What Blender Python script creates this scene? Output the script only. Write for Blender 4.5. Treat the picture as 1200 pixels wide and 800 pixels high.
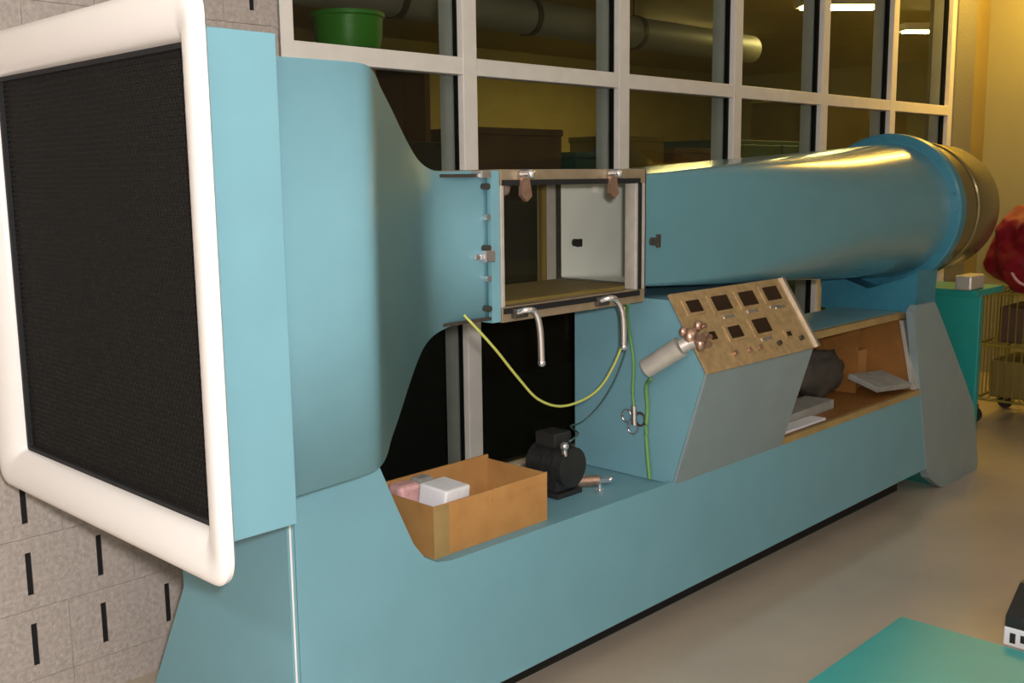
import bpy, bmesh, math, random
from mathutils import Vector, Matrix
random.seed(4)
for o in list(bpy.data.objects): bpy.data.objects.remove(o)
S = bpy.context.scene
COL = S.collection
PI = math.pi

# ------------------------------------------------------------------ camera
H = 1.4
pit, yaw, rol = math.radians(8.83), math.radians(44.14), math.radians(-0.69)
hd = Vector((math.cos(yaw), math.sin(yaw), 0)); rr = Vector((math.sin(yaw), -math.cos(yaw), 0))
fw = hd * math.cos(pit) - Vector((0, 0, math.sin(pit))); uu = rr.cross(fw)
right = rr * math.cos(rol) + uu * math.sin(rol); up = -rr * math.sin(rol) + uu * math.cos(rol)
cd = bpy.data.cameras.new('camera'); cam = bpy.data.objects.new('camera', cd); COL.objects.link(cam)
cd.sensor_width = 36; cd.lens = 36 * 1231 / 1200; cd.clip_start = .05
cam.matrix_world = Matrix(((right.x, up.x, -fw.x, 0), (right.y, up.y, -fw.y, 0), (right.z, up.z, -fw.z, H), (0, 0, 0, 1)))
S.camera = cam

# ------------------------------------------------------------------ world, light, exposure
W = bpy.data.worlds.new('world'); S.world = W; W.use_nodes = True
W.node_tree.nodes['Background'].inputs[0].default_value = (.75, .72, .62, 1)
W.node_tree.nodes['Background'].inputs[1].default_value = .12
fl = bpy.data.lights.new('camera_flash', 'POINT'); fl.energy = 200; fl.color = (1, .985, 1); fl.shadow_soft_size = .035
flo = bpy.data.objects.new('camera_flash', fl); COL.objects.link(flo); flo.location = (.02, -.07, H + .07)
S.view_settings.view_transform = 'Standard'
S.view_settings.look = 'None'
S.view_settings.gamma = 1
S.view_settings.use_curve_mapping = False
S.view_settings.exposure = 0.0
FILL_LAMP = 24.0          # strength of the added fill tubes

# ------------------------------------------------------------------ materials
def lin(c):
    return tuple((v / 255 / 12.92 if v / 255 < .04045 else ((v / 255 + .055) / 1.055) ** 2.4) for v in c) + (1,)
MATS = {}
def mat(name, c, rough=.5, metal=0, noise=0, scale=20, bump=0, bscale=60, emit=0, coat=0, c2=None, spec=.5):
    m = bpy.data.materials.new(name); m.use_nodes = True; nt = m.node_tree; N = nt.nodes; b = N['Principled BSDF']
    col = lin(c)
    b.inputs['Base Color'].default_value = col; b.inputs['Roughness'].default_value = rough; b.inputs['Metallic'].default_value = metal
    b.inputs['Specular IOR Level'].default_value = spec
    if coat: b.inputs['Coat Weight'].default_value = coat; b.inputs['Coat Roughness'].default_value = .12
    if noise or bump:
        tc = N.new('ShaderNodeTexCoord')
    if noise:
        n = N.new('ShaderNodeTexNoise'); n.inputs['Scale'].default_value = scale; n.inputs['Detail'].default_value = 5
        r = N.new('ShaderNodeValToRGB'); r.color_ramp.elements[0].position = .3; r.color_ramp.elements[1].position = .7
        k2 = lin(c2) if c2 else tuple(v * (1 - noise) for v in col[:3]) + (1,)
        r.color_ramp.elements[0].color = k2
        r.color_ramp.elements[1].color = tuple(min(1, v * (1 + noise * .4)) for v in col[:3]) + (1,) if not c2 else col
        nt.links.new(tc.outputs['Object'], n.inputs['Vector']); nt.links.new(n.outputs['Fac'], r.inputs['Fac']); nt.links.new(r.outputs['Color'], b.inputs['Base Color'])
    if bump:
        n2 = N.new('ShaderNodeTexNoise'); n2.inputs['Scale'].default_value = bscale; n2.inputs['Detail'].default_value = 3
        bp = N.new('ShaderNodeBump'); bp.inputs['Strength'].default_value = bump; bp.inputs['Distance'].default_value = .004
        nt.links.new(tc.outputs['Object'], n2.inputs['Vector']); nt.links.new(n2.outputs['Fac'], bp.inputs['Height']); nt.links.new(bp.outputs['Normal'], b.inputs['Normal'])
    if emit:
        b.inputs['Emission Color'].default_value = col; b.inputs['Emission Strength'].default_value = emit
    MATS[name] = m
    return m
def glass(name, tint, refl):
    m = bpy.data.materials.new(name); m.use_nodes = True; nt = m.node_tree; N = nt.nodes
    N.remove(N['Principled BSDF'])
    t = N.new('ShaderNodeBsdfTransparent'); t.inputs[0].default_value = tint + (1,)
    g = N.new('ShaderNodeBsdfGlossy'); g.inputs['Roughness'].default_value = .02
    x = N.new('ShaderNodeMixShader'); x.inputs[0].default_value = refl
    nt.links.new(t.outputs[0], x.inputs[1]); nt.links.new(g.outputs[0], x.inputs[2]); nt.links.new(x.outputs[0], N['Material Output'].inputs[0])
    MATS[name] = m
mat('blue_paint', (112, 156, 167), .45, noise=.05, scale=6, spec=.4)
mat('gloss_paint', (92, 136, 146), .2, noise=.05, scale=5, coat=.4)
mat('ring_paint', (58, 122, 142), .3, noise=.1, scale=30)
mat('teal_paint', (28, 140, 132), .45, noise=.1, scale=8)
mat('grey_face', (132, 146, 148), .4, noise=.06, scale=9)  # greyer tone for the console front and the end leg
mat('white_lip', (226, 220, 215), .3, coat=.3)
mat('comb', (22, 19, 15), .6, spec=.3)
mat('interior_grey', (238, 238, 226), .5, noise=.04, scale=10)
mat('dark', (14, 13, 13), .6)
mat('black_plastic', (40, 39, 38), .4, noise=.3, scale=30)
mat('alu', (196, 188, 178), .36, metal=.35, noise=.12, scale=30)
mat('chrome', (225, 222, 225), .15, metal=.9)
mat('steel_dark', (95, 88, 80), .4, metal=.7, noise=.2, scale=40)
mat('galvanised', (146, 134, 100), .22, metal=.85, noise=.15, scale=6)
mat('panel_metal', (186, 156, 112), .34, metal=.35, noise=.25, scale=45, bump=.15, bscale=90)
mat('dial', (40, 22, 12), .25)
mat('brass', (196, 160, 140), .3, metal=.8, noise=.2, scale=60)
mat('mullion', (232, 224, 214), .4, noise=.06, scale=12)
mat('mullion_grey', (186, 190, 194), .4, noise=.1, scale=12)
mat('gasket', (12, 12, 14), .7)
glass('pane_glass', (.84, .85, .80), .05)
glass('perspex', (.98, .98, .97), .02)
mat('block', (178, 165, 156), .85, noise=.22, scale=70, bump=.9, bscale=110)
mat('block_grey', (126, 122, 112), .85, noise=.15, scale=60, bump=.6, bscale=90)
mat('mortar', (160, 150, 144), .9, noise=.15, scale=60)
mat('slot', (18, 15, 13), .9)
mat('yellow_wall', (150, 144, 108), .6, noise=.05, scale=3)
mat('olive_wall', (150, 132, 80), .7, noise=.1, scale=4)
mat('room_wall', (204, 200, 190), .7, noise=.05, scale=3)
mat('ceiling', (214, 210, 200), .8, noise=.05, scale=5)
mat('floor', (182, 166, 146), .2, noise=.10, scale=2.2, c2=(168, 154, 138), coat=.25)
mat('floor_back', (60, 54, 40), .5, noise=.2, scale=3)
mat('cardboard', (184, 134, 76), .8, noise=.10, scale=14, c2=(170, 120, 64))
mat('paper', (226, 222, 224), .7, noise=.06, scale=20)
mat('paper_pink', (222, 168, 164), .7, noise=.2, scale=60)
mat('paper_grey', (150, 146, 138), .7, noise=.2, scale=20)
mat('wood', (146, 96, 42), .5, noise=.25, scale=9)
mat('wood_trim', (158, 130, 82), .45, noise=.2, scale=12)
mat('cord_yellow', (176, 178, 88), .45)
mat('cord_green', (104, 150, 84), .45)
mat('cord_dark', (70, 92, 84), .5)
mat('board_teal', (66, 166, 164), .4, noise=.08, scale=6)
mat('board_edge', (140, 100, 60), .7)
mat('red_cloth', (138, 8, 32), .5, noise=.35, scale=14, bump=.6, bscale=30)
mat('wire', (150, 136, 60), .35, metal=.5)
mat('green_plastic', (60, 160, 40), .4)
mat('olive_box', (120, 100, 44), .7, noise=.2, scale=4)
mat('brown_box', (84, 56, 38), .7, noise=.3, scale=5)
mat('teal_box', (40, 76, 70), .6, noise=.3, scale=5)
mat('pale_duct', (150, 146, 132), .5, noise=.1, scale=5)
mat('fill_tube', (250, 250, 246), .5, emit=FILL_LAMP)
mat('tube_back', (255, 236, 150), .5, emit=85.0)
mat('tube_warm', (255, 206, 84), .5, emit=40)
mat('frame_tan', (150, 132, 106), .4, metal=.3, noise=.2, scale=25)
mat('bag_cloth', (66, 58, 50), .8, noise=.3, scale=20, bump=.4, bscale=40)
mat('fill_tube_mid', (250, 250, 244), .5, emit=20)

# ------------------------------------------------------------------ mesh helpers
def link(name, me, m=None, parent=None):
    o = bpy.data.objects.new(name, me); COL.objects.link(o)
    if m and me: me.materials.append(MATS[m])
    if parent is not None:
        o.parent = parent
        if parent.type == 'EMPTY': o.location = -Vector(parent.location)
    return o
def tag(o, label, cat, group=None):
    o['label'] = label; o['category'] = cat
    if group: o['group'] = group
    return o
def thing(name, label, cat, loc, group=None):
    o = bpy.data.objects.new(name, None); COL.objects.link(o); o.location = loc; o.empty_display_size = .1
    return tag(o, label, cat, group)
class B:
    def __init__(s): s.bm = bmesh.new()
    def box(s, x0, x1, y0, y1, z0, z1, bev=0, M=None):
        g = bmesh.ops.create_cube(s.bm, size=1)
        vs = g['verts']
        for v in vs: v.co = Vector(((x0 + x1) / 2 + v.co.x * (x1 - x0), (y0 + y1) / 2 + v.co.y * (y1 - y0), (z0 + z1) / 2 + v.co.z * (z1 - z0)))
        if bev:
            es = list({e for v in vs for e in v.link_edges})
            r = bmesh.ops.bevel(s.bm, geom=es, offset=bev, segments=2, affect='EDGES', profile=.5)
            vs = list({v for f in r['faces'] for v in f.verts} | {v for v in vs if v.is_valid})
        if M:
            for v in vs: v.co = M @ v.co
        return s
    def prism(s, poly, axis, a0, a1):
        # poly: list of 2D points in the two axes left (x<y<z order)
        def P(p, a):
            return Vector((a, p[0], p[1])) if axis == 0 else Vector((p[0], a, p[1])) if axis == 1 else Vector((p[0], p[1], a))
        A = [s.bm.verts.new(P(p, a0)) for p in poly]; C = [s.bm.verts.new(P(p, a1)) for p in poly]
        n = len(poly)
        s.bm.faces.new(A); s.bm.faces.new(C[::-1])
        for i in range(n): s.bm.faces.new((A[i], C[i], C[(i + 1) % n], A[(i + 1) % n]))
        return s
    def cyl(s, p, q, r0, r1=None, n=20, cap=True):
        p = Vector(p); q = Vector(q); d = q - p; r1 = r0 if r1 is None else r1
        M = Matrix.Translation((p + q) / 2) @ d.to_track_quat('Z', 'Y').to_matrix().to_4x4()
        bmesh.ops.create_cone(s.bm, cap_ends=cap, segments=n, radius1=r0, radius2=r1, depth=d.length, matrix=M)
        return s
    def ball(s, c, r, sc=(1, 1, 1), n=12):
        bmesh.ops.create_uvsphere(s.bm, u_segments=n, v_segments=n // 2 + 2, radius=r, matrix=Matrix.Translation(c) @ Matrix.Diagonal((*sc, 1)))
        return s
    def tube(s, pts, r, n=8, closed=False):
        pts = [Vector(p) for p in pts]; rings = []
        nn = Vector((0, 0, 1)); m = len(pts)
        for i, p in enumerate(pts):
            t = (pts[(i + 1) % m] - pts[i - 1]) if closed else (pts[min(i + 1, m - 1)] - pts[max(i - 1, 0)])
            t.normalize()
            a = t.cross(nn)
            if a.length < .05: a = t.cross(Vector((1, 0, 0)))
            a.normalize(); b = t.cross(a)
            rings.append([s.bm.verts.new(p + (a * math.cos(2 * PI * k / n) + b * math.sin(2 * PI * k / n)) * r) for k in range(n)])
        for i in range(m if closed else m - 1):
            R, Q = rings[i], rings[(i + 1) % m]
            for k in range(n): s.bm.faces.new((R[k], R[(k + 1) % n], Q[(k + 1) % n], Q[k]))
        if not closed: s.bm.faces.new(rings[0]); s.bm.faces.new(rings[-1][::-1])
        return s
    def loft(s, rings, close=False, cap=False):
        V = [[s.bm.verts.new(p) for p in r] for r in rings]; n = len(V[0])
        for i in range(len(V) - 1 + (1 if close else 0)):
            R, Q = V[i], V[(i + 1) % len(V)]
            for k in range(n): s.bm.faces.new((R[k], R[(k + 1) % n], Q[(k + 1) % n], Q[k]))
        if cap: s.bm.faces.new(V[0]); s.bm.faces.new(V[-1][::-1])
        return s
    def out(s, name, m, parent=None, smooth=None, flip=False):
        bmesh.ops.recalc_face_normals(s.bm, faces=s.bm.faces)
        if flip: bmesh.ops.reverse_faces(s.bm, faces=s.bm.faces)
        me = bpy.data.meshes.new(name); s.bm.to_mesh(me); s.bm.free()
        if smooth:
            me.polygons.foreach_set('use_smooth', [True] * len(me.polygons))
            try: me.set_sharp_from_angle(angle=math.radians(smooth))
            except Exception: pass
        return link(name, me, m, parent)
def spline(pts, k=8):
    pts = [Vector(p) for p in pts]; out = []
    P = [pts[0] * 2 - pts[1]] + pts + [pts[-1] * 2 - pts[-2]]
    for i in range(1, len(P) - 2):
        for j in range(k):
            t = j / k; a, b, c, d = P[i - 1], P[i], P[i + 1], P[i + 2]
            out.append(.5 * ((2 * b) + (c - a) * t + (2 * a - 5 * b + 4 * c - d) * t * t + (3 * b - a - 3 * c + d) * t ** 3))
    return out + [pts[-1]]
def struct(o): o['kind'] = 'structure'; return o

# ================================================================== THE ROOM
YW = 2.744                       # front of the window wall
XL, XR, YF, ZC = -2.6, 7.59, -3.4, 3.0
b = B(); b.box(XL - .1, XR + .1, YF - .1, 2.92, -.1, 0); struct(b.out('floor', 'floor'))
b = B(); b.box(XL - .1, XR + .1, YF - .1, 2.92, ZC, ZC + .1); struct(b.out('ceiling', 'ceiling'))
b = B(); b.box(XR, XR + .12, YF - .1, 2.92, 0, ZC); struct(b.out('wall_right', 'yellow_wall'))
b = B(); b.box(XL - .12, XL, YF - .1, 2.92, 0, ZC); struct(b.out('wall_left', 'room_wall'))
b = B(); b.box(XL, XR, YF - .12, YF, 0, ZC); struct(b.out('wall_front', 'room_wall'))
# window wall: core behind the blocks, sill wall, header, strip right of the window
WX0, WX1, WZ0, WZ1 = 1.852, 6.90, .24, 2.70
b = B(); b.box(XL, WX0, YW + .056, 2.92, 0, ZC); wb = struct(b.out('wall_back', 'mortar'))
b = B(); b.box(WX0, WX1, YW + .03, 2.92, 0, WZ0); b.out('sill_wall', 'block_grey', wb)
b = B(); b.box(WX0, WX1, YW + .03, 2.92, WZ1, ZC); b.out('header_wall', 'block_grey', wb)
b = B(); b.box(WX1, 7.2, YW - .01, 2.92, 0, ZC); b.out('pilaster', 'block_grey', wb)
b = B(); b.box(7.2, XR, YW + .05, 2.92, 0, ZC); b.out('wall_panel', 'olive_wall', wb)
# slotted masonry blocks, one by one (two slots in each full block)
def block_mesh(w, h, slots):
    s = B(); d0, d1 = 0, .05
    xs = [.0006] + sum([[c - .008, c + .008] for c in slots], []) + [w - .0006]
    z0, z1 = .0006, h - .0006
    if not slots: s.box(.0006, w - .0006, d0, d1, z0, z1)
    else:
        za, zb = h * .5 - .058, h * .5 + .058
        s.box(.0006, w - .0006, d0, d1, z0, za); s.box(.0006, w - .0006, d0, d1, zb, z1)
        for i in range(0, len(xs), 2): s.box(xs[i], xs[i + 1], d0, d1, za, zb)
    if slots:
        for c in slots: s.box(c - .0085, c + .0085, .004, d1 - .002, za - .0005, zb + .0005)  # dark filler with the shadow of the deep slot put into its colour
        s.bm.faces.ensure_lookup_table(); s.bm.faces.index_update()
        for f in s.bm.faces: f.material_index = 1 if len(s.bm.faces) - f.index <= 6 * len(slots) else 0
    return s
def blk(w, h, slots, name):
    s = block_mesh(w, h, slots)
    bmesh.ops.recalc_face_normals(s.bm, faces=s.bm.faces)
    me = bpy.data.meshes.new(name); s.bm.to_mesh(me); s.bm.free(); me.materials.append(MATS['block']); me.materials.append(MATS['slot']); return me
BW, BH = .378, .195
full = blk(BW, BH, (.0945, .2835), 'block'); half = blk(BW / 2, BH, (.0945,), 'block_half')
base = blk(BW, .0975, (), 'block_base')
def put(me, x, z, name='brick'):
    o = bpy.data.objects.new(name, me); COL.objects.link(o); o.parent = wb; o.location = (x, YW, z)
x_end = WX0
for row in range(-1, 15):
    z = 0 if row < 0 else .0975 + row * BH
    if z + BH > ZC: break
    x = x_end; first = True
    while x > XL:
        if row < 0: x -= BW; put(base, x, z)
        elif first and row % 2: x -= BW / 2; put(half, x, z)
        else: x -= BW; put(full, x, z)
        first = False
b = B(); b.box(XL, WX0, YW + .0505, YW + .0555, 0, ZC); b.out('slot_backing', 'slot', wb)

# aluminium window: mullions (face cap, dark gasket, grey rear box), transoms, panes
win = bpy.data.objects.new('window_1', None); COL.objects.link(win); win.location = (WX0, YW, WZ0); struct(win)
MX = [1.87, 2.633, 3.511, 4.372, 5.215, 6.035, 6.868]
for i, x in enumerate(MX):
    w = .034 if 0 < i < 6 else .03
    b = B(); b.box(x - w, x + w, YW, YW + .03, WZ0, WZ1, .003); mu = b.out('mullion', 'mullion', win)
    b = B(); b.box(x - .022, x + .022, YW + .03, YW + .065, WZ0, WZ1); b.out('gasket', 'gasket', mu)
    b = B(); b.box(x - w, x + w, YW + .065, YW + .125, WZ0, WZ1, .003); b.out('rear_frame', 'mullion_grey', mu)
for z, hh in ((1.79, .03), (WZ0 + .03, .03), (WZ1 - .03, .03)):
    for i in range(len(MX) - 1):
        b = B(); b.box(MX[i] + .03, MX[i + 1] - .03, YW + .002, YW + .06, z - hh, z + hh, .003); b.out('transom', 'mullion', win)
for i in range(len(MX) - 1):
    for z0, z1 in ((WZ0 + .06, 1.76), (1.82, WZ1 - .06)):
        b = B(); b.box(MX[i] + .022, MX[i + 1] - .022, YW + .046, YW + .052, z0, z1); b.out('pane', 'pane_glass', win)

# room beyond the window
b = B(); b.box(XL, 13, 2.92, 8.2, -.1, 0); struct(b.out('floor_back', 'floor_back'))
b = B(); b.box(XL, 13, 2.92, 8.2, 2.75, 2.85); struct(b.out('ceiling_back', 'olive_wall'))
b = B(); b.box(XL, 13, 8.1, 8.2, 0, 2.75); struct(b.out('wall_far', 'olive_wall'))
b = B(); b.box(12.9, 13, 2.92, 8.1, 0, 2.75); struct(b.out('wall_far_right', 'yellow_wall'))
b = B(); b.box(XR + .12, 13, 2.85, 2.92, 0, 2.75); struct(b.out('wall_far_front', 'olive_wall'))
b = B(); b.box(XL - .1, XL, 2.92, 8.1, 0, 2.75); struct(b.out('wall_far_left', 'olive_wall'))

# ================================================================== WIND TUNNEL
YP = 1.803; YC = 2.033; ZB = 1.212; HB = .44; ZT = 1.231
T = thing('wind_tunnel', 'long blue wind tunnel with white framed black honeycomb inlet on a blue pedestal', 'wind tunnel', (2.8, YC, 0))

def rrect(x, h, r, zc, n=6):
    pts = []
    for cx, cz, a0 in ((1, 1, 0), (-1, 1, PI / 2), (-1, -1, PI), (1, -1, 1.5 * PI)):
        for k in range(n + 1):
            a = a0 + k * PI / 2 / n
            pts.append(Vector((x, YC + cx * (h - r) + r * math.cos(a), zc + cz * (h - r) + r * math.sin(a))))
    return pts
# white bellmouth lip
prof = [(-.022, .925), (-.022, .912), (-.016, .898), (-.004, .888), (.012, .880), (.032, .875), (.048, .874), (.058, .877), (.063, .884), (.062, .894), (.054, .901), (.030, .906), (.0, .906)]
b = B(); b.loft([rrect(x, HB + o, max(.008, .02 + o * .5), ZB) for o, x in prof]); b.out('inlet_lip', 'white_lip', T, smooth=40)
# settling chamber box (hollow: four panels and a rear frame)
b = B()
for sy in (-1, 1): b.box(.906, 1.065, YC + sy * HB - (.018 if sy > 0 else 0), YC + sy * HB + (0 if sy > 0 else .018), ZB - HB, ZB + HB, .002)
for sz in (-1, 1): b.box(.906, 1.065, YC - HB + .018, YC + HB - .018, ZB + sz * HB - (.018 if sz > 0 else 0), ZB + sz * HB + (0 if sz > 0 else .018))
b.out('settling_chamber', 'blue_paint', T)
# honeycomb: hexagonal cells, real walls
b = B(); bm = b.bm; p = .0125; R = p / math.sqrt(3); hh = HB - .022; x0, x1 = .925, .948
ny = int(2 * hh / p) + 1; nz = int(2 * hh / (1.5 * R)) + 1
def clampq(y, z): return max(-hh, min(hh, y)), max(-hh, min(hh, z))
for j in range(nz + 1):
    for i in range(ny + 1):
        cy = -hh + i * p + (p / 2 if j % 2 else 0); cz = -hh + j * 1.5 * R
        if cy > hh + p / 2 or cz > hh + R: continue
        C6 = [(cy + R * math.cos(PI / 6 + k * PI / 3), cz + R * math.sin(PI / 6 + k * PI / 3)) for k in range(6)]
        for k in (0, 1, 2):
            A = clampq(*C6[k]); D = clampq(*C6[k + 1])
            if abs(A[0] - D[0]) + abs(A[1] - D[1]) < 1e-5: continue
            d = Vector((D[0] - A[0], D[1] - A[1])); d.normalize(); nrm = Vector((-d.y, d.x)) * .0011
            q = [bm.verts.new((x0, YC + A[0] + nrm.x, ZB + A[1] + nrm.y)), bm.verts.new((x0, YC + D[0] + nrm.x, ZB + D[1] + nrm.y)), bm.verts.new((x0, YC + D[0] - nrm.x, ZB + D[1] - nrm.y)), bm.verts.new((x0, YC + A[0] - nrm.x, ZB + A[1] - nrm.y))]
            w = [bm.verts.new((x1, v.co.y, v.co.z)) for v in q]
            bm.faces.new(q); bm.faces.new((q[0], w[0], w[1], q[1])); bm.faces.new((q[2], w[2], w[3], q[3]))
hc = b.out('honeycomb', 'comb', T); hc['kind'] = 'stuff'
b = B(); ringbox2 = [(YC - hh, YC + hh, ZB + hh - .009, ZB + hh), (YC - hh, YC + hh, ZB - hh, ZB - hh + .009), (YC - hh, YC - hh + .009, ZB - hh + .009, ZB + hh - .009), (YC + hh - .009, YC + hh, ZB - hh + .009, ZB + hh - .009)]
for q in ringbox2: b.box(.914, .924, *q)
b.out('shadow_strip', 'gasket', T)  # black strips stand in for the shadow inside the lip
b = B()
for sy in (-1, 1): b.box(.926, .984, YC + sy * (hh + .0015) - .0012, YC + sy * (hh + .0015) + .0012, ZB - hh, ZB + hh); b.box(.926, .984, YC - hh, YC + hh, ZB + sy * (hh + .0015) - .0012, ZB + sy * (hh + .0015) + .0012)
b.out('shade_liner', 'gasket', T)  # added dark lining puts shade on the chamber walls
b = B(); b.box(.985, .99, YC - hh, YC + hh, ZB - hh, ZB + hh); b.out('dark_backing', 'dark', T)  # added dark sheet stands in for the unlit chamber interior
# contraction cone
cp = [(1.062, .402), (1.12, .402), (1.19, .401), (1.25, .400), (1.295, .396), (1.327, .381), (1.357, .359), (1.405, .327), (1.475, .279), (1.54, .236), (1.59, .208), (1.64, .190), (1.70, .180), (1.76, .1765), (1.83, .176)]
cs = spline([(x, h, 0) for x, h in cp], 4)
def zc(x): return ZB + .003 + (ZT - ZB - .003) * min(1, max(0, (x - 1.1) / .6))
b = B()
for cor in (((-1, -1), (-1, 1)), ((-1, 1), (1, 1)), ((1, 1), (1, -1)), ((1, -1), (-1, -1))):
    rows = []
    for q in cs:
        rows.append([b.bm.verts.new((q.x, YC + c[0] * q.y, zc(q.x) + c[1] * q.y)) for c in cor])
    for i in range(len(rows) - 1): b.bm.faces.new((rows[i][0], rows[i][1], rows[i + 1][1], rows[i + 1][0]))
ct = b.out('contraction_cone', 'blue_paint', T, smooth=60)
sm = ct.modifiers.new('sheet', 'SOLIDIFY'); sm.thickness = .003; sm.offset = 0
for s in (-1, 1):
    b = B(); b.box(1.66, 1.831, YC - .186, YC - .1785, ZT + s * .1765 - .004, ZT + s * .1765 + .004); b.out('seam_rib', 'steel_dark', ct)
# flange with bolts at the test section
def ringbox(b, x0, x1, ho, hi, z):
    b.box(x0, x1, YC - ho, YC - hi, z - ho, z + ho); b.box(x0, x1, YC + hi, YC + ho, z - ho, z + ho)
    b.box(x0, x1, YC - hi, YC + hi, z + hi, z + ho); b.box(x0, x1, YC - hi, YC + hi, z - ho, z - hi)
b = B(); ringbox(b, 1.832, 1.862, .188, .165, ZT); fg = b.out('flange', 'blue_paint', T)
for k in range(5):
    b = B(); z = ZT + .15 - k * .075
    b.cyl((1.815, YC - .198, z), (1.815, YC - .17, z), .008, n=8); b.out('bolt', 'chrome' if k % 2 else 'steel_dark', fg)
b = B(); b.box(1.80, 1.835, YC - .20, YC - .176, ZT - .035, ZT - .005, .003); b.box(1.775, 1.80, YC - .19, YC - .176, ZT - .028, ZT - .014, .003); b.out('clasp', 'chrome', fg)
b = B(); b.box(1.795, 1.83, YC - .195, YC - .16, ZT + .170, ZT + .188, .003); b.out('clasp', 'chrome', fg)

# test section
X0, X1, HT, HI = 1.864, 2.455, .191, .152
b = B(); b.box(X0, X1, YC - HT, YC + HT, ZT - HT, ZT - HI, .002); ts = b.out('test_section', 'frame_tan', T)
b = B(); b.box(X0, X1, YC - HT, YC + HT, ZT + HI, ZT + HT, .002); b.out('top_plate', 'frame_tan', ts)
for y in (-1, 1):
    for xa, xb in ((X0, X0 + .012), (X1 - .045, X1)):
        b = B(); b.box(xa, xb, YC + (y * HT if y < 0 else HI), YC + (-HI if y < 0 else HT), ZT - HI, ZT + HI, .002); b.out('frame_post', 'alu', ts)
for z, d in ((ZT + HI + .006, .012), (ZT - HI - .01, .012)):
    b = B(); b.box(X0 + .005, X1 - .03, YC - HT - .006, YC - HT, z - .007, z + .007); b.out('gasket', 'gasket', ts)
b = B(); b.box(X1 - .034, X1 - .022, YC - HT - .005, YC - HT, ZT - HI, ZT + HI); b.out('gasket', 'gasket', ts)
b = B(); b.box(X0 + .012, X1 - .045, YC - HT + .012, YC - HT + .018, ZT - HI, ZT + HI); b.out('window_pane', 'perspex', ts)
b = B(); b.box(X0 + .012, X1 - .045, YC + HI + .012, YC + HI + .018, ZT - HI, ZT + HI); b.out('window_pane', 'pane_glass', ts)
b = B(); b.box(X0, X1, YC - HI, YC + HI, ZT - HI, ZT - HI + .008); b.out('wooden_floor', 'olive_box', ts)
b = B(); b.box(X1 - .05, X1 - .046, YC + HI - .002, YC + HI + .03, ZT - HI, ZT + HI); b.out('edge_strip', 'olive_box', ts)
yf = YC - HT
for x in (1.94, 2.292):                       # top knobs with clamp tongues
    b = B(); b.cyl((x, yf - .003, ZT + HT - .012), (x, yf - .03, ZT + HT - .012), .012, n=12); b.ball((x, yf - .032, ZT + HT - .012), .012)
    kn = b.out('clamp_knob', 'chrome', ts, smooth=40)
    b = B(); b.prism([(x - .012, ZT + HT - .02), (x + .012, ZT + HT - .02), (x + .022, ZT + HI - .028), (x + .004, ZT + HI - .042), (x - .016, ZT + HI - .026)], 1, yf - .016, yf - .004); b.out('clamp_tongue', 'brass', ts)
for x, dx in ((1.935, .035), (2.267, .045)):  # hanging latch handles below
    b = B(); b.tube(spline([(x - .028, yf - .004, ZT - HT + .022), (x - .012, yf - .03, ZT - HT + .03), (x + .012, yf - .036, ZT - HT + .022), (x + dx - .01, yf - .04, ZT - HT - .02), (x + dx, yf - .036, ZT - HT - .11)]), .0085, n=10)
    b.ball((x + dx, yf - .036, ZT - HT - .112), .0105)
    b.out('latch_handle', 'chrome', ts, smooth=50)
    b = B(); b.box(x - .04, x + .012, yf - .014, yf, ZT - HT + .008, ZT - HT + .034, .003); b.out('latch_base', 'steel_dark', ts)

# diffuser: square to round
b = B(); ringbox(b, 2.457, 2.476, .178, .15, ZT + .008); b.out('diffuser_flange', 'steel_dark', T)
DX0, DX1 = 2.476, 4.43
def dring(t, off=0):
    x = DX0 + (DX1 - DX0) * t; z = ZT + .012 + (1.24 - ZT - .012) * t
    hs = .163 + (.288 - .163) * t + off
    e = min(1, t / .85); e = e * e * (3 - 2 * e)
    return [v + Vector((0, 0, z)) for v in rrect(x, hs, .012 + (hs - .0125) * e, 0, 12)]
b = B(); b.loft([dring(i / 16) for i in range(17)]); df = b.out('diffuser', 'gloss_paint', T, smooth=50)
b = B(); b.loft([dring(i / 16, -.01) for i in range(17)]); b.out('diffuser_lining', 'interior_grey', df, smooth=35, flip=True)
b = B(); b.cyl((2.52, YC - .166, ZT - .02), (2.52, YC - .182, ZT - .02), .012, n=12); b.box(2.54, 2.555, YC - .176, YC - .164, ZT - .04, ZT, .002); b.out('pressure_tap', 'steel_dark', df)
b = B(); b.box(2.552, 2.58, YC + .150, YC + .156, ZT - .05, ZT - .025, .002); b.cyl((2.54, YC + .152, ZT - .035), (2.54, YC + .146, ZT - .035), .012, n=12); b.out('access_port', 'black_plastic', df)
# ring flange and fan housing
ZR = 1.24
def circ(x, r, n=64): return [Vector((x, YC + r * math.cos(2 * PI * k / n), ZR + r * math.sin(2 * PI * k / n))) for k in range(n)]
b = B(); b.loft([circ(4.42, .280), circ(4.42, .322), circ(4.428, .33), circ(4.482, .33), circ(4.49, .322), circ(4.485, .28)]); rg = b.out('ring_flange', 'ring_paint', T, smooth=30)
for k in range(24):
    a = 2 * PI * k / 24; b = B(); c = (YC + .31 * math.cos(a), ZR + .31 * math.sin(a))
    b.cyl((4.414, *c), (4.426, *c), .007, n=6); b.out('bolt', 'ring_paint', rg)
b = B(); b.loft([circ(4.48, .296), circ(4.70, .296), circ(4.705, .302), circ(4.735, .302), circ(4.74, .296), circ(4.95, .29), circ(5.0, .28)]); b.bm.faces.new([b.bm.verts.new(v) for v in circ(4.998, .281)]); b.out('fan_housing', 'galvanised', T, smooth=35)
b = B(); b.cyl((5.0, YC, ZR), (5.12, YC, ZR), .09, .08, n=24); b.out('fan_hub', 'steel_dark', T, smooth=40)

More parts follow.
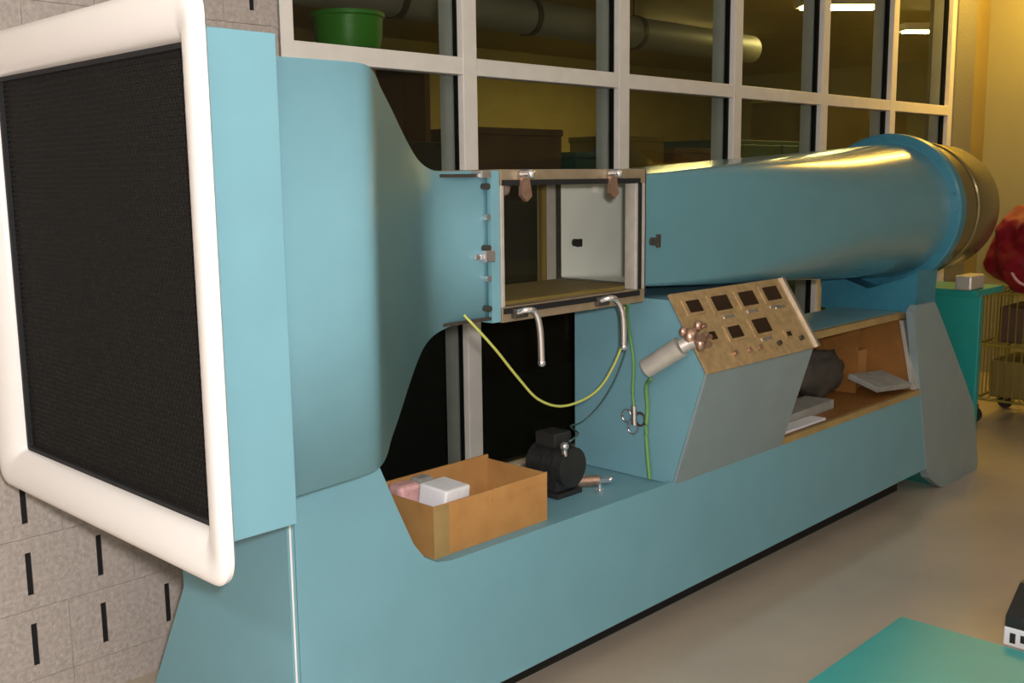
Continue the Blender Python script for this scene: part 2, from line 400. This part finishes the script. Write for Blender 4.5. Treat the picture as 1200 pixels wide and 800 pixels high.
# pedestal
top = [(1.195, 0), (1.50, 0), (1.60, .112), (4.44, .126), (4.34, .478), (3.2, .478), (1.98, .486), (1.64, .488), (1.59, .497), (1.553, .519), (1.521, .56), (1.473, .662), (1.43, .76), (1.412, .795), (1.195, .795)]
b = B(); b.prism(top, 1, YP, YP + .018); pd = b.out('pedestal_front', 'blue_paint', T)
b = B(); b.prism([(YP, 0), (YP, .795), (2.258, .795), (2.258, .433), (2.49, .04), (2.49, 0), (2.30, 0), (2.2, .1), (1.95, .1), (1.9, 0)], 0, 1.178, 1.196); b.out('end_plate', 'blue_paint', T)
b = B(); b.cyl((1.186, YP + .003, .01), (1.186, YP + .003, .795), .004, n=12); b.out('corner_highlight', 'white_lip', T)  # white strip painted as the highlight along the pedestal corner
b = B(); b.box(1.196, 4.45, YP + .018, 2.24, .452, .470); b.out('deck', 'blue_paint', T)
b = B(); b.box(1.196, 4.5, 2.24, 2.258, .115, .47); b.out('pedestal_back', 'blue_paint', T)
b = B(); b.prism([(1.197, .471), (1.545, .471), (1.415, .79), (1.197, .79)], 1, YP + .019, 2.24); b.out('inlet_support', 'blue_paint', T)
b = B(); b.box(1.65, 4.45, 1.93, 2.18, 0, .112); b.out('gap_shadow', 'dark', T)  # added dark block stands in for the shadow gap under the pedestal
b = B(); b.prism([(4.44, .126), (4.47, .08), (4.60, .01), (4.64, 0), (5.03, 0), (5.04, .04), (4.955, .32), (4.80, .49), (4.49, .815), (4.44, .86), (4.27, .86), (4.233, .835), (4.34, .478)], 1, YP - .004, YP + .03); b.out('end_leg', 'grey_face', T)
b = B(); b.prism([(4.46, .126), (4.64, 0), (5.03, 0), (4.955, .32), (4.49, .815), (4.36, .815), (4.36, .478), (4.46, .47)], 1, YP + .031, 2.258); b.out('end_leg_body', 'teal_paint', T)
b = B(); b.prism([(YP + .02, .817), (2.25, .817), (2.25, .90), (YC + .24, 1.02), (YC + .16, .965), (YC, .912), (YC - .16, .965), (YC - .215, 1.0), (YP + .02, .90)], 0, 4.30, 4.50); b.out('saddle', 'ring_paint', T)
b = B(); b.box(5.06, 5.10, 1.835, 2.24, 0, .82, .004); b.box(5.06, 5.4, 1.85, 2.22, .82, .85); b.out('fan_stand', 'teal_paint', T)
b = B(); b.box(5.03, 5.2, 1.87, 1.95, .85, .92, .01); b.out('motor_box', 'paper_pink' if False else 'alu', T)

# console
CX0, CX1 = 2.56, 3.19
b = B(); b.prism([(1.812, .472), (1.702, .832), (1.832, 1.035), (2.2, 1.035), (2.2, .472)], 0, CX0, CX1); cn = b.out('console', 'blue_paint', T)
b = B(); b.prism([(1.803, .472), (1.690, .838), (1.700, .838), (1.811, .472)], 0, CX0 + .004, CX1 + .004); b.out('front_panel', 'grey_face', cn)
pa, pb = Vector((0, 1.688, .836)), Vector((0, 1.826, 1.052)); pv = (pb - pa); pn = Vector((0, -pv.z, pv.y)).normalized()
def onp(x, v, out=0): q = pa + pv * v + pn * out; return Vector((x, q.y, q.z))
def plate(b, x0, x1, v0, v1, o0, o1):
    b.loft([[onp(x0, v0, o), onp(x1, v0, o), onp(x1, v1, o), onp(x0, v1, o)] for o in (o0, o1)], cap=True)
b = B(); plate(b, CX0 - .01, CX1 + .012, -.03, 1.0, -.004, .004); gp = b.out('gauge_panel', 'panel_metal', cn)
b = B(); plate(b, CX1, CX1 + .016, -.03, 1.0, .004, .012); b.out('edge_trim', 'chrome', cn)
for x, v, w, hgt in ((2.636, .80, .040, .15), (2.781, .785, .052, .19), (2.934, .785, .052, .19), (3.084, .80, .052, .19), (2.777, .39, .040, .15), (2.933, .40, .052, .19), (2.655, .40, .018, .10), (3.062, .22, .014, .06)):
    b = B(); plate(b, x - w - .007, x + w + .007, v - hgt / 2 - .03, v + hgt / 2 + .03, .004, .008); g = b.out('gauge', 'panel_metal', cn)
    b = B(); plate(b, x - w * .82, x + w * .82, v - hgt / 2, v + hgt / 2, .008, .011); g2 = b.out('dial', 'dial', cn)
for x, v in ((2.79, .60), (2.93, .615), (3.07, .62), (2.93, .225), (3.1, .6)):
    b = B(); plate(b, x - .03, x + .03, v - .02, v + .02, .004, .007); b.out('name_plate', 'chrome', cn)
for x in (2.72, 2.80, 2.86, 2.98, 3.12): 
    b = B(); b.cyl(onp(x, .13, .004), onp(x, .13, .016), .008, n=10); b.out('switch', 'brass' if x < 2.9 else 'steel_dark', cn)
# valve on the console corner with its handle
b = B(); b.cyl((2.50, 1.868, .832), (2.53, 1.765, .905), .030, .032, n=20); b.cyl((2.53, 1.765, .905), (2.55, 1.735, .925), .022, n=16); vb = b.out('valve', 'alu', cn, smooth=40)
for p_, r in (((2.545, 1.74, .935), .026), ((2.56, 1.715, .915), .020), ((2.575, 1.735, .965), .016), ((2.60, 1.73, .93), .014), ((2.535, 1.76, .95), .015)):
    b = B(); b.ball(p_, r, (1, .8, 1.1), 10); b.cyl((p_[0], p_[1] - r, p_[2]), (p_[0], p_[1] - r * 1.7, p_[2] + .004), r * .5, n=10); b.out('fitting', 'brass', cn, smooth=40)

# storage bin in the pedestal
def bfr(z): return YP + .07 * (z - .48) / .33
b = B(); b.box(3.2, 4.33, YP + .03, 2.15, .472, .490); sb = b.out('storage_bin', 'wood', T)
b = B(); b.box(3.2, 4.33, 2.135, 2.15, .49, .80); b.out('back_board', 'wood', sb)
b = B(); b.box(3.2, 4.33, 1.895, 2.16, .80, .825, .003); b.out('lid', 'blue_paint', sb)
b = B(); b.prism([(bfr(.49) + .012, .49), (bfr(.80) + .012, .80), (2.135, .80), (2.135, .49)], 0, 4.31, 4.33); b.out('side_board', 'wood', sb)
b = B(); b.prism([(1.98, .49), (1.98, .80), (2.135, .80), (2.135, .49)], 0, 4.11, 4.125); b.out('divider', 'wood', sb)
b = B(); b.prism([(YP - .004, .474), (bfr(.495) - .002, .495), (bfr(.495) + .014, .495), (YP + .018, .474)], 0, 3.2, 4.34); b.out('bottom_trim', 'wood_trim', sb)
b = B(); b.prism([(bfr(.80) - .004, .798), (bfr(.82) - .004, .824), (1.894, .824), (bfr(.80) + .016, .798)], 0, 3.2, 4.34); b.out('top_trim', 'wood_trim', sb)
b = B(); b.prism([(bfr(.50) - .003, .50), (bfr(.79) - .003, .79), (bfr(.79) + .014, .79), (bfr(.50) + .014, .50)], 0, 4.285, 4.335); b.out('side_trim', 'alu', sb)

# ================================================================== THINGS ON THE MACHINE
def M_at(p, rz=0, rx=0, ry=0):
    return Matrix.Translation(p) @ Matrix.Rotation(rz, 4, 'Z') @ Matrix.Rotation(ry, 4, 'Y') @ Matrix.Rotation(rx, 4, 'X')
# cardboard box on the deck
cbx = thing('cardboard_box', 'open brown cardboard box on the pedestal deck under the inlet cone', 'box', (1.85, 1.99, .4705))
bx0, bx1, by0, by1, bz0, bz1 = 1.645, 2.06, 1.872, 2.105, .4705, .604
b = B(); b.box(bx0, bx1, by0, by1, bz0, bz0 + .005); b.out('bottom', 'cardboard', cbx)
for nm, a in (('front_side', (bx0, bx1, by0, by0 + .005, bz0 + .005, bz1)), ('back_side', (bx0, bx1, by1 - .005, by1, bz0 + .005, bz1 + .012)), ('end_side', (bx0, bx0 + .005, by0 + .005, by1 - .005, bz0 + .005, bz1)), ('end_side', (bx1 - .005, bx1, by0 + .005, by1 - .005, bz0 + .005, bz1))):
    b = B(); b.box(*a); b.out(nm, 'cardboard', cbx)
b = B(); b.prism([(bx0 + .20, bz1 - .03), (bx1 - .004, bz1 - .025), (bx1 - .004, bz1 + .004), (bx0 + .205, bz1 + .002)], 1, by0 - .004, by0 - .0005); b.out('torn_flap', 'cardboard', cbx)
b = B(); b.box(bx0 - .0015, bx0 + .05, by0 - .0015, by0 - .0002, bz0, bz1 - .002); b.out('tape_strip', 'wood_trim', cbx)
# things in it
o = tag(B().box(-.05, .05, -.045, .045, -.065, .065, .006, M_at((1.735, 1.937, .568), .15, .1, .05)).out('white_packet', 'paper'), 'white packet standing in the cardboard box, the larger and paler one', 'packet')
o = tag(B().box(-.035, .035, -.03, .03, -.05, .05, .012, M_at((1.692, 2.035, .575), -.1, 0, 0)).out('pink_packet', 'paper_pink'), 'small pinkish packet leaning in the left end of the cardboard box', 'packet')
o = tag(B().box(-.028, .028, -.02, .02, -.045, .045, .008, M_at((1.765, 2.055, .578), .15, .05, .05)).out('grey_packet', 'paper_grey'), 'small grey printed packet between the pink and white packets', 'packet')
# black motor
mo = thing('electric_motor', 'small black electric motor unit beside the cardboard box on the deck', 'motor', (2.27, 2.02, .4705))
b = B(); b.box(2.21, 2.32, 1.965, 2.10, .4705, .487, .003); b.out('foot', 'black_plastic', mo)
b = B(); b.cyl((2.265, 1.955, .56), (2.265, 2.09, .56), .060, n=24); b.box(2.215, 2.315, 1.975, 2.10, .487, .55, .006); b.out('body', 'black_plastic', mo, smooth=40)
for k in range(5):
    b = B(); b.cyl((2.265, 1.98 + k * .021, .56), (2.265, 1.987 + k * .021, .56), .064, n=24); b.out('cooling_fin', 'black_plastic', mo, smooth=40)
b = B(); b.box(2.225, 2.30, 1.99, 2.07, .615, .66, .006); b.out('terminal_box', 'black_plastic', mo)
b = B(); b.ball((2.235, 1.962, .628), .014); b.cyl((2.235, 1.962, .60), (2.235, 1.962, .63), .009, n=10); b.out('terminal_knob', 'chrome', mo, smooth=40)
# fittings on the deck
ft = thing('pipe_fitting', 'small silver pipe fitting lying on the deck beside the black motor', 'fitting', (2.38, 1.98, .4705))
b = B(); b.cyl((2.33, 2.02, .489), (2.40, 1.97, .489), .018, n=14); b.out('barrel', 'brass', ft, smooth=40)
b = B(); b.cyl((2.40, 1.97, .489), (2.425, 1.952, .489), .012, n=6); b.ball((2.43, 1.948, .489), .011); b.out('nut', 'chrome', ft, smooth=40)
b = B(); b.cyl((2.36, 1.998, .50), (2.36, 1.998, .54), .007, n=10); b.box(2.34, 2.38, 1.992, 2.004, .538, .548, .003); b.out('tap_lever', 'chrome', ft)
o = tag(B().cyl((2.352, 1.925, .4705), (2.352, 1.925, .480), .013, n=6).cyl((2.352, 1.925, .480), (2.352, 1.925, .497), .007, n=12).out('hex_bolt', 'chrome', smooth=40), 'loose hex bolt standing on the deck in front of the pipe fitting', 'bolt')
# cords
def cord(name, pts, r, m, label):
    b = B(); b.tube(spline(pts, 8), r, 8); return tag(b.out(name, m, smooth=60), label, 'cord')
cord('hanging_cord', [(1.725, 1.835, 1.075), (1.75, 1.815, 1.04), (1.80, 1.80, .982), (1.874, 1.80, .905), (1.952, 1.80, .835), (2.052, 1.80, .802), (2.176, 1.80, .818), (2.269, 1.81, .876), (2.335, 1.82, .96), (2.35, 1.835, 1.034)], .0036, 'cord_yellow', 'yellow cord hanging in a loop below the test section')
cord('green_hose', [(2.40, 1.86, 1.036), (2.45, 1.90, 1.0), (2.53, 1.955, .93), (2.545, 1.950, .84), (2.545, 1.952, .74), (2.545, 1.947, .70)], .005, 'cord_green', 'short green hose dropping from the test section to the silver coupling')
cord('console_hose', [(2.518, 1.862, .80), (2.535, 1.893, .77), (2.547, 1.897, .70), (2.546, 1.90, .62), (2.546, 1.893, .54), (2.546, 1.885, .478)], .0065, 'cord_green', 'green hose running down the console side from the valve to the deck')
cord('thin_cable', [(2.547, 1.97, .93), (2.546, 1.985, .86), (2.545, 2.03, .76), (2.54, 2.085, .68), (2.50, 2.12, .63), (2.40, 2.08, .64), (2.30, 1.965, .655), (2.25, 1.943, .65), (2.237, 1.945, .645)], .003, 'cord_dark', 'thin dark cable drooping from the console side to the black motor')
hcup = thing('hose_coupling', 'silver hose coupling with small rings hanging on the console side', 'coupling', (2.54, 1.95, .62))
b = B(); b.cyl((2.545, 1.945, .64), (2.545, 1.947, .70), .010, n=12); b.out('barrel', 'chrome', hcup, smooth=40)
for k, (y, z) in enumerate(((1.972, .665), (1.925, .66), (1.955, .628))):
    b = B(); b.tube([(2.543 + .004 * k, y + .018 * math.cos(a * PI / 8), z + .02 * math.sin(a * PI / 8)) for a in range(16)], .004, 6, closed=True); b.out('ring', 'chrome' if k != 1 else 'steel_dark', hcup, smooth=60)
# things in the bin
tag(B().box(-.24, .14, -.06, .06, -.018, .018, .002, M_at((3.64, 1.965, .5085), .03, 0, 0)).out('paper_stack', 'paper_grey'), 'grey stack of papers lying on the floor of the wooden bin', 'papers')
tag(B().box(-.17, .17, -.03, .03, -.004, .004, 0, M_at((3.40, 1.863, .4965), .0, 0, 0)).out('white_card', 'paper'), 'narrow white card lying flat at the front of the wooden bin', 'card')
tag(B().box(-.12, .12, -.075, .075, -.012, .012, .004, M_at((4.16, 1.90, .545), -.15, .25, .05)).out('catalogue', 'paper_grey'), 'pale catalogue tilted in front of the divider in the wooden bin', 'catalogue')
tag(B().box(-.14, .14, -.10, .10, -.03, .03, .02, M_at((3.36, 2.01, .565), .05, .08, 0)).out('dark_folder', 'black_plastic'), 'dark folder lying over the papers at the back of the bin', 'folder')
b = B(); bmesh.ops.create_icosphere(b.bm, subdivisions=4, radius=1)
from mathutils import noise as NZ
for v in b.bm.verts:
    d = v.co.normalized(); k = 1 + .2 * NZ.noise(d * 2.5 + Vector((3, 1, 0))) + .06 * NZ.noise(d * 7)
    v.co = Vector((3.88, 2.035, .600)) + Vector((d.x * .17, d.y * .075, d.z * .095)) * k
tag(b.out('dark_bag', 'bag_cloth', smooth=80), 'crumpled dark grey-brown bag slumped in the middle of the wooden bin', 'bag')
tag(B().box(-.075, .075, -.05, .05, -.08, .08, .003, M_at((4.22, 2.07, .573), .05, 0, 0)).out('parts_carton', 'cardboard'), 'brown carton in the right compartment of the wooden bin', 'carton')

# ================================================================== FLOOR THINGS
bd = thing('floor_board', 'flat teal board lying on the tan floor at the lower right', 'board', (2.6, .9, 0))
b = B(); b.box(2.15, 3.11, .35, 1.318, .0005, .014); b.out('core', 'board_edge', bd)
b = B(); b.box(2.15, 3.108, .35, 1.316, .014, .017, .001); b.out('top_sheet', 'board_teal', bd)
gd = thing('instrument_case', 'small black instrument case with white base band standing beside the teal board', 'case', (3.28, .9, 0))
b = B(); b.box(3.15, 3.42, .76, 1.022, .0005, .06, .006); b.out('base', 'paper', gd)
b = B(); b.prism([(3.152, .06), (3.152, .095), (3.26, .165), (3.415, .165), (3.415, .06)], 1, .765, 1.018); b.out('body', 'black_plastic', gd)
for k, y in enumerate((.995, .965, .93, .86)):
    b = B(); b.box(3.146, 3.15, y - .009, y + .007, .014 + .008 * (k % 2), .045, .001); b.out('socket', 'black_plastic', gd)
b = B(); b.box(3.18, 3.38, .90, .92, .1655, .182, .004); b.out('handle', 'black_plastic', gd)

# wire trolley with a red bag
tr = thing('wire_trolley', 'yellowish wire trolley on castors beyond the end of the wind tunnel', 'trolley', (6.25, 1.9, 0))
tx0, tx1, ty0, ty1 = 6.0, 6.5, 1.62, 2.18
for x in (tx0, tx1):
    for y in (ty0, ty1):
        b = B(); b.cyl((x, y, .10), (x, y, .76), .011, n=10); b.out('post', 'wire', tr, smooth=40)
        b = B(); b.cyl((x - .012, y, .045), (x + .012, y, .045), .045, n=16); cs_ = b.out('castor', 'black_plastic', tr, smooth=40)
        b = B(); b.box(x - .02, x + .02, y - .02, y + .02, .085, .105, .003); b.out('fork', 'steel_dark', cs_)
for z in (.14, .45, .74):
    b = B()
    for pq in (((tx0, ty0, z), (tx1, ty0, z)), ((tx0, ty1, z), (tx1, ty1, z)), ((tx0, ty0, z), (tx0, ty1, z)), ((tx1, ty0, z), (tx1, ty1, z))): b.cyl(*pq, .007, n=8)
    sh = b.out('shelf_frame', 'wire', tr)
    b = B()
    for k in range(1, 12): y = ty0 + (ty1 - ty0) * k / 12; b.cyl((tx0, y, z), (tx1, y, z), .003, n=6)
    b.out('shelf_wires', 'wire', sh)
for k in range(1, 14):
    y = ty0 + (ty1 - ty0) * k / 14; b = B(); b.cyl((tx0, y, .14), (tx0, y, .74), .0035, n=6); b.out('side_wire', 'wire', tr)
for k in range(1, 9):
    x = tx0 + (tx1 - tx0) * k / 9; b = B(); b.cyl((x, ty1, .14), (x, ty1, .74), .0035, n=6); b.out('side_wire', 'wire', tr)
tag(B().box(6.06, 6.44, 1.68, 2.12, .149, .36, .01).out('olive_crate', 'olive_box'), 'olive brown crate on the bottom shelf of the wire trolley', 'crate')
tag(B().box(6.08, 6.42, 1.70, 2.10, .459, .66, .01).out('brown_carton', 'brown_box'), 'dark brown carton on the middle shelf of the wire trolley', 'carton')
# bag: lumpy sack
bg = thing('red_bag', 'lumpy dark red cloth bag lying on top of the wire trolley', 'bag', (6.25, 1.9, .75))
b = B(); bmesh.ops.create_icosphere(b.bm, subdivisions=5, radius=1)
from mathutils import noise as NZ
for v in b.bm.verts:
    d = v.co.normalized(); k = 1 + .16 * NZ.noise(d * 2.1) + .06 * NZ.noise(d * 6) + .02 * NZ.noise(d * 15)
    q = Vector((d.x * .27, d.y * .31, d.z * .29)) * k
    q.z = max(q.z, -.225)
    if q.z < 0: q.x *= 1 + .12 * (-q.z / .2); q.y *= 1 + .08 * (-q.z / .2)
    v.co = Vector((6.25, 1.90, .972)) + q
b.out('cloth', 'red_cloth', bg, smooth=80)
b = B(); b.tube(spline([(6.05, 1.80, 1.10), (6.0, 1.80, 1.0), (5.975, 1.86, .86), (5.97, 1.93, .80), (5.98, 2.0, .84), (6.01, 2.05, .95)]), .008, 8); b.out('drawstring', 'paper_pink', bg, smooth=60)

# ================================================================== LAMPS
def ceiling_lamp(x, y, label, w=1.22, d=.32, z=ZC, rz=0, mt='fill_tube'):
    t = thing('ceiling_light', label, 'light', (x, y, z), 'ceiling lights')
    M = M_at((x, y, z), rz)
    B().box(-w / 2, w / 2, -d / 2, d / 2, -.06, 0, .004, M).out('housing', 'mullion', t)
    B().box(-w / 2 + .03, w / 2 - .03, -d / 2 + .03, d / 2 - .03, -.075, -.0605, .003, M).out('diffuser', mt, t)
ceiling_lamp(-1.5, -.9, 'added white fill light on the ceiling farther from the window wall, behind the camera side', rz=PI / 2)  # unseen fill, added to brighten faces turned to the inlet end
ceiling_lamp(-1.5, .9, 'added white fill light on the ceiling nearer the window wall, facing the inlet', rz=PI / 2)  # second unseen fill, added for the same inlet-end faces
ceiling_lamp(3.0, -1.6, 'added white fill light on the ceiling over the middle of the open floor', mt='fill_tube_mid')  # unseen fill, added to lift the dark side of the contraction cone
ceiling_lamp(6.85, 2.3, 'long warm ceiling light above the wire trolley end of the room', mt='tube_warm')
ceiling_lamp(7.52, 3.86, 'bright ceiling strip light in the room behind the window, the larger one', .62, .22, 2.69, math.radians(-41), 'tube_back')
ceiling_lamp(9.32, 4.03, 'small ceiling strip light in the room behind the window, the farther one', .34, .16, 2.69, math.radians(-41), 'tube_back')
ceiling_lamp(8.6, 6.0, 'added fill light deep in the room behind the window', 1.0, .3, 2.75, 0, 'tube_back')  # unseen fill, added to brighten the right of the back room

# ================================================================== BEHIND THE WINDOW
def cab(name, x0, x1, y0, y1, z0, z1, m, label, cat, doors=2, hm='steel_dark'):
    t = thing(name, label, cat, ((x0 + x1) / 2, (y0 + y1) / 2, z0))
    B().box(x0, x1, y0, y1, z0, z1, .006).out('body', m, t)
    w = (x1 - x0) / doors
    for k in range(doors):
        d = B().box(x0 + k * w + .012, x0 + (k + 1) * w - .012, y0 - .018, y0 - .0005, z0 + .05, z1 - .03, .004).out('door', m, t)
        B().box(x0 + (k + 1) * w - .06, x0 + (k + 1) * w - .045, y0 - .035, y0 - .0185, z0 + (z1 - z0) * .5, z0 + (z1 - z0) * .5 + .12, .003).out('handle', hm, d)
cab('dark_fill_cabinet', 1.95, 3.05, 3.25, 3.75, 0, 1.55, 'black_plastic', 'added black cabinet giving the low back room its dark, close behind the window, nearest the inlet cone', 'cabinet')  # added dark body, stands in for the dark low part of the room
cab('tall_dark_fill_cabinet', 3.08, 4.3, 3.2, 3.7, 0, 1.30, 'black_plastic', 'added black cabinet darkening the low back room behind the window below the test section', 'cabinet', 2)  # second added dark body for the same dark area
cab('brown_cupboard', 4.4, 5.5, 3.5, 4.0, 0, 1.35, 'brown_box', 'brown cupboard behind the window above the tapering duct', 'cupboard')
cab('teal_cupboard', 5.6, 6.9, 3.6, 4.1, 0, 1.62, 'teal_box', 'dark teal cupboard behind the window near the ring flange', 'cupboard')
cab('olive_cabinet', 7.2, 8.6, 3.8, 4.4, 0, 1.95, 'olive_box', 'tall olive cabinet behind the window at its right end', 'cabinet')
def crate(name, x0, x1, y0, y1, z0, z1, m, label, cat='box'):
    t = thing(name, label, cat, ((x0 + x1) / 2, (y0 + y1) / 2, z0))
    B().box(x0, x1, y0, y1, z0, z1 - .03, .004).out('body', m, t)
    B().box(x0 - .006, x1 + .006, y0 - .006, y1 + .006, z1 - .03, z1, .004).out('lid', m, t)
crate('brown_crate', 3.2, 3.75, 3.3, 3.6, 1.3005, 1.62, 'brown_box', 'brown box on the black cabinet seen through the second window bay')
crate('dark_crate', 3.85, 4.2, 3.3, 3.6, 1.3005, 1.52, 'teal_box', 'dark green box on the black cabinet beside the brown box')
crate('tan_crate', 4.5, 4.9, 3.55, 3.9, 1.3505, 1.62, 'olive_box', 'olive box on the brown cupboard behind the window')
crate('rust_crate', 5.0, 5.4, 3.55, 3.9, 1.3505, 1.56, 'brown_box', 'reddish brown box on the brown cupboard behind the window')
gb = thing('green_tub', 'bright green rounded plastic tub behind the top left window pane', 'tub', (2.73, 3.6, 1.55))
b = B(); prf = [(.02, 1.915), (.10, 1.917), (.125, 1.93), (.138, 1.98), (.142, 2.05), (.15, 2.055), (.15, 2.07), (.135, 2.07), (.125, 1.96), (.02, 1.945)]
b.loft([[Vector((2.73 + r * math.cos(2 * PI * k / 28), 3.56 + r * math.sin(2 * PI * k / 28), z)) for k in range(28)] for r, z in prf], cap=True); b.out('bowl', 'green_plastic', gb, smooth=40)
cs2 = thing('storage_rack', 'narrow dark shelf unit carrying the green tub behind the window', 'shelf', (2.6, 3.55, 1.55))
B().box(2.0, 3.03, 3.38, 3.74, 1.89, 1.914, .003).out('board', 'brown_box', cs2)
for x in (2.02, 2.52, 3.01): B().box(x - .015, x + .015, 3.40, 3.72, 1.5505, 1.889).out('upright', 'brown_box', cs2)
dt = thing('air_duct', 'pale ventilation duct running under the ceiling behind the window', 'duct', (4, 4.0, 2.2))
B().cyl((1.2, 4.3, 2.32), (7.0, 4.3, 2.32), .10, n=20).out('pipe', 'pale_duct', dt, smooth=40)
for x in (1.6, 2.6, 3.6, 4.6, 5.6, 6.6): B().cyl((x - .02, 4.3, 2.32), (x + .02, 4.3, 2.32), .108, n=20).cyl((x, 4.3, 2.42), (x, 4.3, 2.75), .008, n=8).out('hanger', 'steel_dark', dt, smooth=40)
